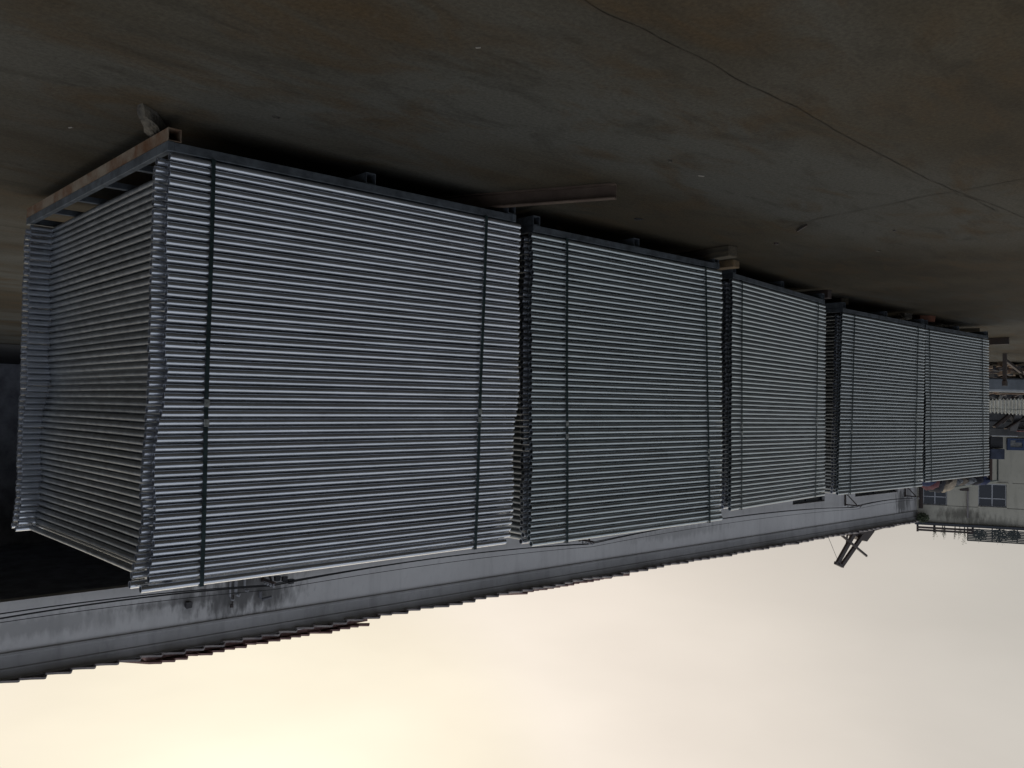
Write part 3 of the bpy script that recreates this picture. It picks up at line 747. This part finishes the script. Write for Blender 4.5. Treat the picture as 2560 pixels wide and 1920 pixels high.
# loose battens at the far eaves
bm = bmesh.new(); bar(bm, hp(2184, 1326), hp(2230, 1314), .05, .07); bar(bm, hp(2240, 1311), hp(2290, 1305), .05, .07); bar(bm, hp(2225, 1313), hp(2243, 1310), .3, .16)
o = finish('roof_batten', bm, darksteel); o.location = W1.o; o.rotation_euler = (0, 0, AZ1); tag(o, 'loose dark battens lifting off the far end of the eaves', 'batten')

# ------------------------------------------------------------------ cream building across the far end
cpt = W1.o + W1.d*s_end
AZ2 = 1.13
W2 = Wall(cpt, AZ2)
cb = thing('cream_building', W2.o, AZ2, 'cream rendered two-storey building with white-framed windows across the yard end', 'building')
zr = W2.at(2420, 1311)[1]
def rect2(u0, u1, v0, v1):
    a = W2.at(u0, (v0+v1)/2); b = W2.at(u1, (v0+v1)/2); z0_ = W2.at((u0+u1)/2, v0)[1]; z1_ = W2.at((u0+u1)/2, v1)[1]
    return (a[0], b[0], z0_, z1_)
wr = [rect2(2308, 2368, 1205, 1263), rect2(2446, 2517, 1210, 1268)]
creamm = wall_mat('cream render', (.45, .43, .355), (.54, .515, .43), .45, [(W2.at(2400, 1288)[0], W2.at(2400, 1288)[1], 1.6, .45, .8), (W2.at(2480, 1310)[0], W2.at(2480, 1310)[1], 1.6, .5, .55)])
bm = bmesh.new(); vgrid_wall(bm, 0, 14, 0, zr, wr)
finish('wall', bm, creamm, cb)
bm = bmesh.new(); box(bm, 0, 14, -9, -.302, 0, zr-.1); finish('core', bm, creamm, cb)
for i, (a, b, c, d_) in enumerate(wr):
    g_ = bmesh.new(); box(g_, a+.002, b-.002, -.20, -.18, c+.002, d_-.002); wo = finish('window', g_, glassd, cb)
    fb = bmesh.new(); zt = c+(d_-c)*.64
    for x in (a+.03, (a+b)/2, b-.03): box(fb, x-.03, x+.03, -.178, -.13, c+.003, d_-.003)
    for z in (c+.03, zt, d_-.03): box(fb, a+.061, (a+b)/2-.031, -.177, -.132, z-.03, z+.03); box(fb, (a+b)/2+.031, b-.061, -.177, -.132, z-.03, z+.03)
    finish('frame', fb, framew, wo)
    sb_ = bmesh.new(); box(sb_, a-.06, b+.06, 0.001, .06, c-.09, c-.01); finish('sill', sb_, creamm, wo)
bm = bmesh.new()
za = W2.at(2400, 1266)[1]; zb_ = W2.at(2540, 1209)[1]
box(bm, wr[0][1]+.02, wr[1][0]-.02, .001, .006, za-.015, za+.015); box(bm, wr[1][1]+.02, 14, .001, .006, za-.02, za+.012)
box(bm, wr[1][1]+.3, 14, .001, .006, zb_-.015, zb_+.012)
finish('joint_line', bm, mat('dark joint', (.09, .085, .07), .9), cb)  # dark strips along the wall's joint lines
s, z0_ = W2.at(2419, 1226, .08); z1_ = W2.at(2419, 1295, .08)[1]
bm = bmesh.new(); sweep(bm, [(s, .1, z0_), (s, .1, z1_)], .055, 10); finish('drain_pipe', bm, mat('pink grey pipe', (.24, .22, .215), .7, var=.15, scale=4), cb, True)
bm = bmesh.new(); box(bm, s-.42, s+.05, .02, .2, z0_-.16, z0_+.03); finish('drain_hopper', bm, darksteel, cb)
bm = bmesh.new(); box(bm, -.1, 14, -.35, .22, zr+.001, zr+.16); finish('roof_edge', bm, mat('roof edge', (.05, .055, .065), .8, var=.2), cb)
rr_ = bmesh.new()
for z in (zr+.30, zr+.46):
    box(rr_, 0, 3.2, -.05, .02, z-.02, z+.10)
for x in (0, .95, 3.1): box(rr_, x, x+.12, -.12, -.052, zr+.161, zr+.62)
o = finish('roof_rail', rr_, darksteel); o.location = W2.o; o.rotation_euler = (0, 0, AZ2); tag(o, 'low dark double rail on the left part of the cream building roof', 'railing')
fo = thing('roof_fence', W2.o, AZ2, 'dark slatted fence standing on the cream building roof', 'fence')
s0 = W2.at(2418, 1330)[0]; zf0 = W2.at(2418, 1322)[1]+.1; zf1 = W2.at(2418, 1350)[1]
zf0 = zr+.17
bm = bmesh.new(); n_ = 8
for i in range(n_):
    z = zf0+.12+(zf1-zf0-.1)*i/(n_-1); box(bm, s0, 14, -.04, 0, z-.045, z+.035)
finish('slat_panel', bm, mat('dark green slat', (.05, .06, .06), .8), fo)
for i in range(8):
    bm = bmesh.new(); x = s0+i*1.35; box(bm, x, x+.06, -.10, -.042, zf0, zf1+.05); finish('post', bm, darksteel, fo)
# weeds along the roof edge
def weed(s, h, seed, lab, y=-.1):
    rn = random.Random(seed); bm = bmesh.new()
    for i in range(9):
        x = rn.uniform(-.16, .16); tip = Vector((x+rn.uniform(-.12, .12), rn.uniform(-.1, .1), h*rn.uniform(.5, 1)))
        sweep(bm, [(x*.4, 0, 0), (x, 0, tip.z*.5), tip], [.008, .006, .002], 4)
        for q in range(6):
            t = rn.uniform(.3, 1); c_ = Vector((x, 0, 0)).lerp(tip, t); a = rn.uniform(0, 6.3); l_ = rn.uniform(.03, .07)
            v_ = [bm.verts.new(c_), bm.verts.new(c_+Vector((math.cos(a)*l_, math.sin(a)*l_, .02))), bm.verts.new(c_+Vector((math.cos(a)*l_*.6, math.sin(a)*l_*.6, .05)))]
            bm.faces.new(v_)
    p = W2.o + W2.d*s + W2.n*y
    o = finish('roof_weed', bm, leafm); o.location = (p.x, p.y, zr+.16); tag(o, lab, 'weed', 'dry weeds on the cream building roof')
for i, (u, h, lab) in enumerate(((2338, .95, 'tall thin dry weed on the roof, leftmost along the rail'), (2357, .8, 'dry weed on the roof over the left window'), (2362, .9, 'tallest dry weed on the roof just right of the left window'),
                                 (2388, 1.0, 'bushy dry weed on the roof midway to the slatted fence'), (2400, .85, 'dry weed on the roof near the drain pipe'), (2412, 1.1, 'tall dry weed against the slatted roof fence'))):
    weed(W2.at(u, 1320)[0], h, i, lab)
# bush hanging at the corner where the buildings meet
def leafy(name, loc, r, n, seed, label, cat, m):
    rn = random.Random(seed); bm = bmesh.new()
    for i in range(n):
        d = Vector((rn.gauss(0, 1), rn.gauss(0, 1), rn.gauss(0, 1))).normalized()*r*rn.random()**.4
        d.z *= .8; a = Vector((rn.gauss(0, 1), rn.gauss(0, 1), rn.gauss(0, 1))).normalized(); b = a.orthogonal().normalized(); l_ = rn.uniform(.04, .09)
        bm.faces.new([bm.verts.new(d+a*l_), bm.verts.new(d+b*l_*.5), bm.verts.new(d-a*l_), bm.verts.new(d-b*l_*.5)])
    for i in range(8):
        d = Vector((rn.gauss(0, 1), rn.gauss(0, 1), rn.gauss(0, 1))).normalized()*r*1.3; sweep(bm, [(0, 0, -r*.3), d*.5, d], [.012, .009, .003], 4)
    o = finish(name, bm, m); o.location = loc; return tag(o, label, cat)
s, z = W1.at(2308, 1293, .4); p = W1.o+W1.d*(s-.3)+W1.n*.5; leafy('shrub', (p.x, p.y, z), .38, 420, 3, 'small dark shrub growing at the eaves corner between the buildings', 'shrub', leafm)
for u, r_, sd_, lab in ((2450, .42, 21, 'dark leafy growth behind the left part of the slatted roof fence'), (2500, .5, 22, 'larger dark leafy growth behind the middle of the slatted roof fence'), (2535, .4, 23, 'dark leafy growth behind the right part of the slatted roof fence')):
    s, z = W2.at(u, 1338, -.6); p = W2.o+W2.d*s-W2.n*.65; leafy('shrub', (p.x, p.y, z), r_, 330, sd_, lab, 'shrub', leafm)
# dark corner post
s, z0_ = W1.at(2294, 1180, .2); z1_ = W1.at(2296, 1270, .2)[1]
p = W1.o+W1.d*(s_end-.25)+W1.n*.35
bm = bmesh.new(); box(bm, -.10, .10, -.10, .10, 0, z1_); o = finish('corner_post', bm, darksteel, bevel=.01); o.location = (p.x, p.y, 0); o.rotation_euler = (0, 0, AZ1); tag(o, 'dark upright steel post in the corner between the two buildings', 'post')

# ------------------------------------------------------------------ shed and clutter past the farthest stack
def cp(u, v, Z):
    """point at forward distance Z"""
    return CAMP + ray(u, v)*Z
azv = math.atan2(Rv.y, Rv.x)      # across the view
SZ = 33.0
pl = cp(2318, 1200, SZ); pr = cp(2472, 1196, SZ+2)
dsh = (pr-pl); dsh.z = 0; AZ3 = math.atan2(dsh.y, dsh.x)
shed = thing('lean_to_shed', (pl.x, pl.y, 0), AZ3, 'dark low lean-to shed in front of the cream building', 'shed')
zs = pl.z; Ls = dsh.length
sgn = 1 if Vector((-dsh.y, dsh.x, 0)).dot(Fv) > 0 else -1
def yb_(a, b): return sorted((a*sgn, b*sgn))
bm = bmesh.new(); y = yb_(.2, 3.0); box(bm, 0, Ls+.1, y[0], y[1], 0, zs-.12); finish('wall', bm, shedm, shed)
bm = bmesh.new(); y = yb_(0, 3.2); box(bm, -.1, Ls+.2, y[0], y[1], zs-.11, zs-.05); finish('roof', bm, roofm, shed)
bm = bmesh.new(); y = yb_(-.05, .05); box(bm, Ls+.02, Ls+.16, y[0], y[1], 0, zs+.12); finish('post', bm, mat('brown post', (.06, .035, .025), .8, var=.2), shed)
# awning sheet behind the sacks
bm = bmesh.new()
q = [cp(2380, 1222, SZ+4), cp(2494, 1203, SZ+4), cp(2494, 1199, SZ+2.6), cp(2380, 1216, SZ+2.6)]
f0 = [bm.verts.new(x) for x in q]; f1 = [bm.verts.new(x+Vector((0, 0, .05))) for x in q]
bm.faces.new(list(reversed(f0))); bm.faces.new(f1)
for i in range(4): bm.faces.new((f0[i], f0[(i+1) % 4], f1[(i+1) % 4], f1[i]))
for a in (0, 1):
    t = q[a]; bar(bm, (t.x, t.y, 0), (t.x, t.y, t.z-.01), .06, .06)
tag(finish('awning', bm, mat('green grey awning', (.10, .115, .105), .8, var=.2)), 'grey-green sloping awning in front of the cream wall', 'awning')
# sacks on the shed roof
G4 = 'sacks heaped on the shed roof'
SK = [(2334, 17, .50, 'maroon', 'maroon cloth sack at the left end of the heap on the shed roof'), (2326, 13, .34, 'navy', 'navy sack lowest at the left of the shed roof heap'),
      (2348, 18, .62, 'black', 'bulky black sack between the maroon and the beige sacks'), (2372, 17, .62, 'beige', 'large beige sack, highest on the shed roof'),
      (2362, 13, .30, 'brown', 'flat brown sack below the beige one'), (2392, 13, .38, 'grey', 'grey sack just right of the beige one'), (2408, 12, .34, 'brown', 'small brown sack right of the grey one'),
      (2424, 13, .36, 'grey', 'pale grey sack in the middle of the right-hand row'), (2442, 12, .36, 'black', 'dark sack second from the right end of the shed roof'), (2460, 13, .40, 'navy', 'navy sack at the right end of the shed roof')]
for i, (u, wpx, h, cc, lab) in enumerate(SK):
    t = (u-2318)/154; p = pl.lerp(pr, t); wd = wpx*2/FPX*SZ*.62; rn = random.Random(i)
    bm = bmesh.new(); bmesh.ops.create_icosphere(bm, subdivisions=3, radius=1)
    for v in bm.verts:
        nn = noise.noise(v.co*1.7+Vector((i*9, 0, 0)))*.28+noise.noise(v.co*4.5+Vector((i*5, 3, 0)))*.1
        v.co *= (1+nn); v.co.x *= wd; v.co.y *= .4; v.co.z = max(v.co.z, -.55)*h*.62
    o = finish('sack', bm, clothm[cc], None, True); z = zs-.05+.55*h*.62
    o.location = (p.x+Fv.x*.4, p.y+Fv.y*.4, z); o.rotation_euler = (0, 0, AZ3+rn.uniform(-.2, .2)); tag(o, lab, 'sack', G4)

def slab(name, u0, u1, v0, v1, Z, dep, m, label, cat, group=None, bev=.01, tilt=0):
    """a real box standing at forward distance Z"""
    a = cp(u0, v0, Z); b = cp(u1, v0, Z); c_ = cp((u0+u1)/2, v1, Z); d = b-a; az = math.atan2(d.y, d.x); Ld = d.length
    z0_, z1_ = sorted((a.z, c_.z)); n2 = Vector((-d.y, d.x, 0)); s = 1 if n2.dot(Fv) > 0 else -1
    bm = bmesh.new(); ys = sorted((0, s*dep)); box(bm, 0, Ld, ys[0], ys[1], max(0, z0_), z1_)
    o = finish(name, bm, m, bevel=bev); o.location = (a.x, a.y, 0); o.rotation_euler = (0, 0, az)
    return tag(o, label, cat, group)
# trestle (post with brace) standing on the yard
Zt = (gp(2512, 884)-CAMP).dot(Fv)
pb = gp(2512, 884); ptop = cp(2509, 946, Zt); 
tr = thing('trestle', (pb.x, pb.y, 0), 0, 'dark steel post with a slanting brace standing past the farthest stack', 'trestle')
bm = bmesh.new(); bar(bm, (0, 0, 0), (0, 0, ptop.z+.15), .065, .065); finish('post', bm, darksteel, tr)
q0 = cp(2520, 899, Zt)-Vector((pb.x, pb.y, 0)); q1 = cp(2552, 930, Zt+.4)-Vector((pb.x, pb.y, 0))
bm = bmesh.new(); bar(bm, (.0, .0, q0.z), q1, .05, .05); finish('brace', bm, darksteel, tr)
bm = bmesh.new(); bar(bm, (-.08, 0, ptop.z+.10), (.09, 0, ptop.z+.10), .06, .09); finish('cap', bm, darksteel, tr)
# scrap heap
def heap(name, u, v, Z, wx, wy, h, n, seed, m_list, label, cat):
    p = cp(u, v, Z); rn = random.Random(seed); ms = m_list; bm = bmesh.new()
    for i in range(n):
        x = rn.gauss(0, .38)*wx; yy = rn.gauss(0, .35)*wy; hh = h*max(.1, 1-abs(x)/wx-abs(yy)/wy*.3)*rn.uniform(.3, 1)
        a = rn.uniform(0, 3.14); l_ = rn.uniform(.15, .5); tl = rn.uniform(-.3, .3)
        bar(bm, (x-math.cos(a)*l_, yy-math.sin(a)*l_, hh*.6-tl*l_*.5+.03), (x+math.cos(a)*l_, yy+math.sin(a)*l_, hh+tl*l_*.5+.03), rn.uniform(.03, .22), rn.uniform(.03, .12))
    for f in bm.faces: f.material_index = 0
    for i, f in enumerate(bm.faces): f.material_index = (i//6) % len(ms)
    o = finish(name, bm, None); 
    for mm in ms: o.data.materials.append(mm)
    for i, f in enumerate(o.data.polygons): f.material_index = (i//6) % len(ms)
    o.location = (p.x, p.y, 0); o.rotation_euler = (0, 0, azv); return tag(o, label, cat, None, 'stuff')
heap('scrap_heap', 2530, 920, 20.5, 1.3, .5, .26, 90, 1, [darksteel, woodm, rustm, darkp], 'low heap of dark scrap wood and steel past the farthest stack', 'scrap')
heap('scrap_heap', 2530, 990, 23.0, 2.2, .8, .80, 130, 2, [darksteel, rustm, darkp, woodm], 'dark jumbled scrap piled behind the grey tarpaulin', 'scrap')
slab('tarpaulin_stack', 2452, 2660, 943, 979, 21.2, .9, tarpm, 'long low stack under a grey tarpaulin past the farthest stack', 'tarpaulin stack', bev=.04)
slab('rusty_beam', 2462, 2660, 981, 986, 21.4, .15, rustm, 'thin rusty beam lying along the grey tarpaulin stack', 'steel beam')
# white corrugated sheet leaning
a = cp(2462, 1000, 24.5); b = cp(2600, 996, 24.5); c_ = cp(2600, 1040, 25.6); d4 = cp(2462, 1030, 25.6)
bm = bmesh.new(); nx = 60; rows = []
for j, (p0, p1) in enumerate(((a, b), (d4, c_))):
    rows.append([bm.verts.new(p0.lerp(p1, i/nx)+Vector((0, 0, .022*(1 if (i//2) % 2 else -1)))) for i in range(nx+1)])
for i in range(nx): bm.faces.new((rows[0][i], rows[0][i+1], rows[1][i+1], rows[1][i]))
bmesh.ops.solidify(bm, geom=list(bm.faces), thickness=.012)
tag(finish('corrugated_sheet', bm, whitesh), 'white corrugated sheet lying over the scrap beyond the farthest stack', 'roof sheet')
slab('rail', 2462, 2640, 1021, 1024, 24.2, .05, mat('green steel rail', (.045, .06, .055), .6), 'thin dark green rail in front of the white corrugated sheet', 'rail')
# block wall with ledges behind
slab('block_wall', 2440, 2700, 900, 1092, 30.0, .3, shedm, 'low grey block wall behind the scrap at the yard end', 'wall')
slab('wall_ledge', 2450, 2700, 1052, 1056, 29.9, .06, darkp, 'dark upper ledge on the low grey block wall', 'ledge', 'ledges on the block wall')
slab('wall_ledge', 2450, 2700, 1070, 1073, 29.9, .05, darkp, 'dark lower ledge rail near the top of the block wall', 'ledge', 'ledges on the block wall')
heap('scrap_heap', 2540, 1040, 29.0, 2.0, .4, 1.9, 70, 8, [darkp, darksteel, shedm, darkp], 'tall dark clutter leaning on the low grey block wall', 'scrap')
slab('white_pipe', 2480, 2545, 1088, 1091, 29.6, .04, framew, 'short white pipe lying along the block wall top', 'pipe')
slab('blue_crate', 2478, 2512, 1122, 1148, 34.0, .5, mat('navy crate', (.045, .055, .085), .7, var=.3, scale=5), 'dark navy crate on the shelf below the cream wall', 'crate')
slab('dark_cabinet', 2478, 2508, 1092, 1121, 34.2, .5, darkp, 'dark cabinet under the navy crate', 'cabinet')
slab('red_basin', 2552, 2600, 1076, 1080, 29.5, .3, mat('faded red plastic', (.18, .07, .07), .6), 'faded red basin on the block wall', 'basin')
bs = thing('blue_window', (0, 0, 0), 0, 'blue-framed small window on the cream wall above the block wall', 'window frame')
a = cp(2519, 1096, 36); b = cp(2600, 1096, 36); c_ = cp(2560, 1126, 36); d = b-a; bs.location = (a.x, a.y, a.z); bs.rotation_euler = (0, 0, math.atan2(d.y, d.x))
hh = c_.z-a.z; n2 = Vector((-d.y, d.x, 0)); s = 1 if n2.dot(Fv) > 0 else -1
bm = bmesh.new(); y = sorted((0, s*.08)); Lb = d.length
box(bm, 0, Lb, y[0], y[1], hh-.12, hh); box(bm, 0, Lb, y[0], y[1], 0, .08); box(bm, 0, .12, y[0], y[1], .081, hh-.121); box(bm, .62, .70, y[0], y[1], .081, hh-.121); box(bm, .35, .62, y[0], y[1], .1, .16)
finish('frame', bm, bluem, bs)
bm = bmesh.new(); y = sorted((s*.04, s*.06)); box(bm, .121, Lb, y[0], y[1], .081, hh-.121); finish('pane', bm, mat('dusty pane', (.20, .20, .19), .5, var=.4, scale=6), bs)
bm = bmesh.new(); yy = sorted((s*.09, s*.3)); box(bm, -.3, Lb, yy[0], yy[1], -a.z, hh+.02); finish('wall', bm, creamm, bs)

# ------------------------------------------------------------------ dark building added unseen behind the camera for the tubes to reflect
wh = thing('added_dark_building', (-30, 9.0, 0), .02, 'unseen dark slate-grey building added behind the camera for the tubes to reflect', 'building')
whm = mat('dark slate wall', (.085, .105, .115), .9, base2=(.055, .068, .075), scale=1.5)
holes = [(4+i*6.0, 6.2+i*6.0, 1.6, 3.4) for i in range(12)]
bm = bmesh.new(); vgrid_wall(bm, 0, 78, 0, 6.6, holes, t=-.3); finish('wall', bm, whm, wh)
bm = bmesh.new(); box(bm, 0, 78, .302, 10, 0, 6.5); finish('core', bm, whm, wh)
bm = bmesh.new(); box(bm, -.4, 78.4, -.5, 10.4, 6.61, 6.75); finish('roof', bm, roofm, wh)
for a, b, c, d_ in holes:
    bm = bmesh.new(); box(bm, a+.002, b-.002, .18, .2, c+.002, d_-.002); wo = finish('window', bm, glassd, wh)
    bm = bmesh.new(); box(bm, (a+b)/2-.03, (a+b)/2+.03, .12, .178, c+.003, d_-.003); box(bm, a+.01, (a+b)/2-.031, .12, .178, (c+d_)/2-.03, (c+d_)/2+.03); box(bm, (a+b)/2+.031, b-.01, .12, .178, (c+d_)/2-.03, (c+d_)/2+.03); finish('frame', bm, framew, wo)
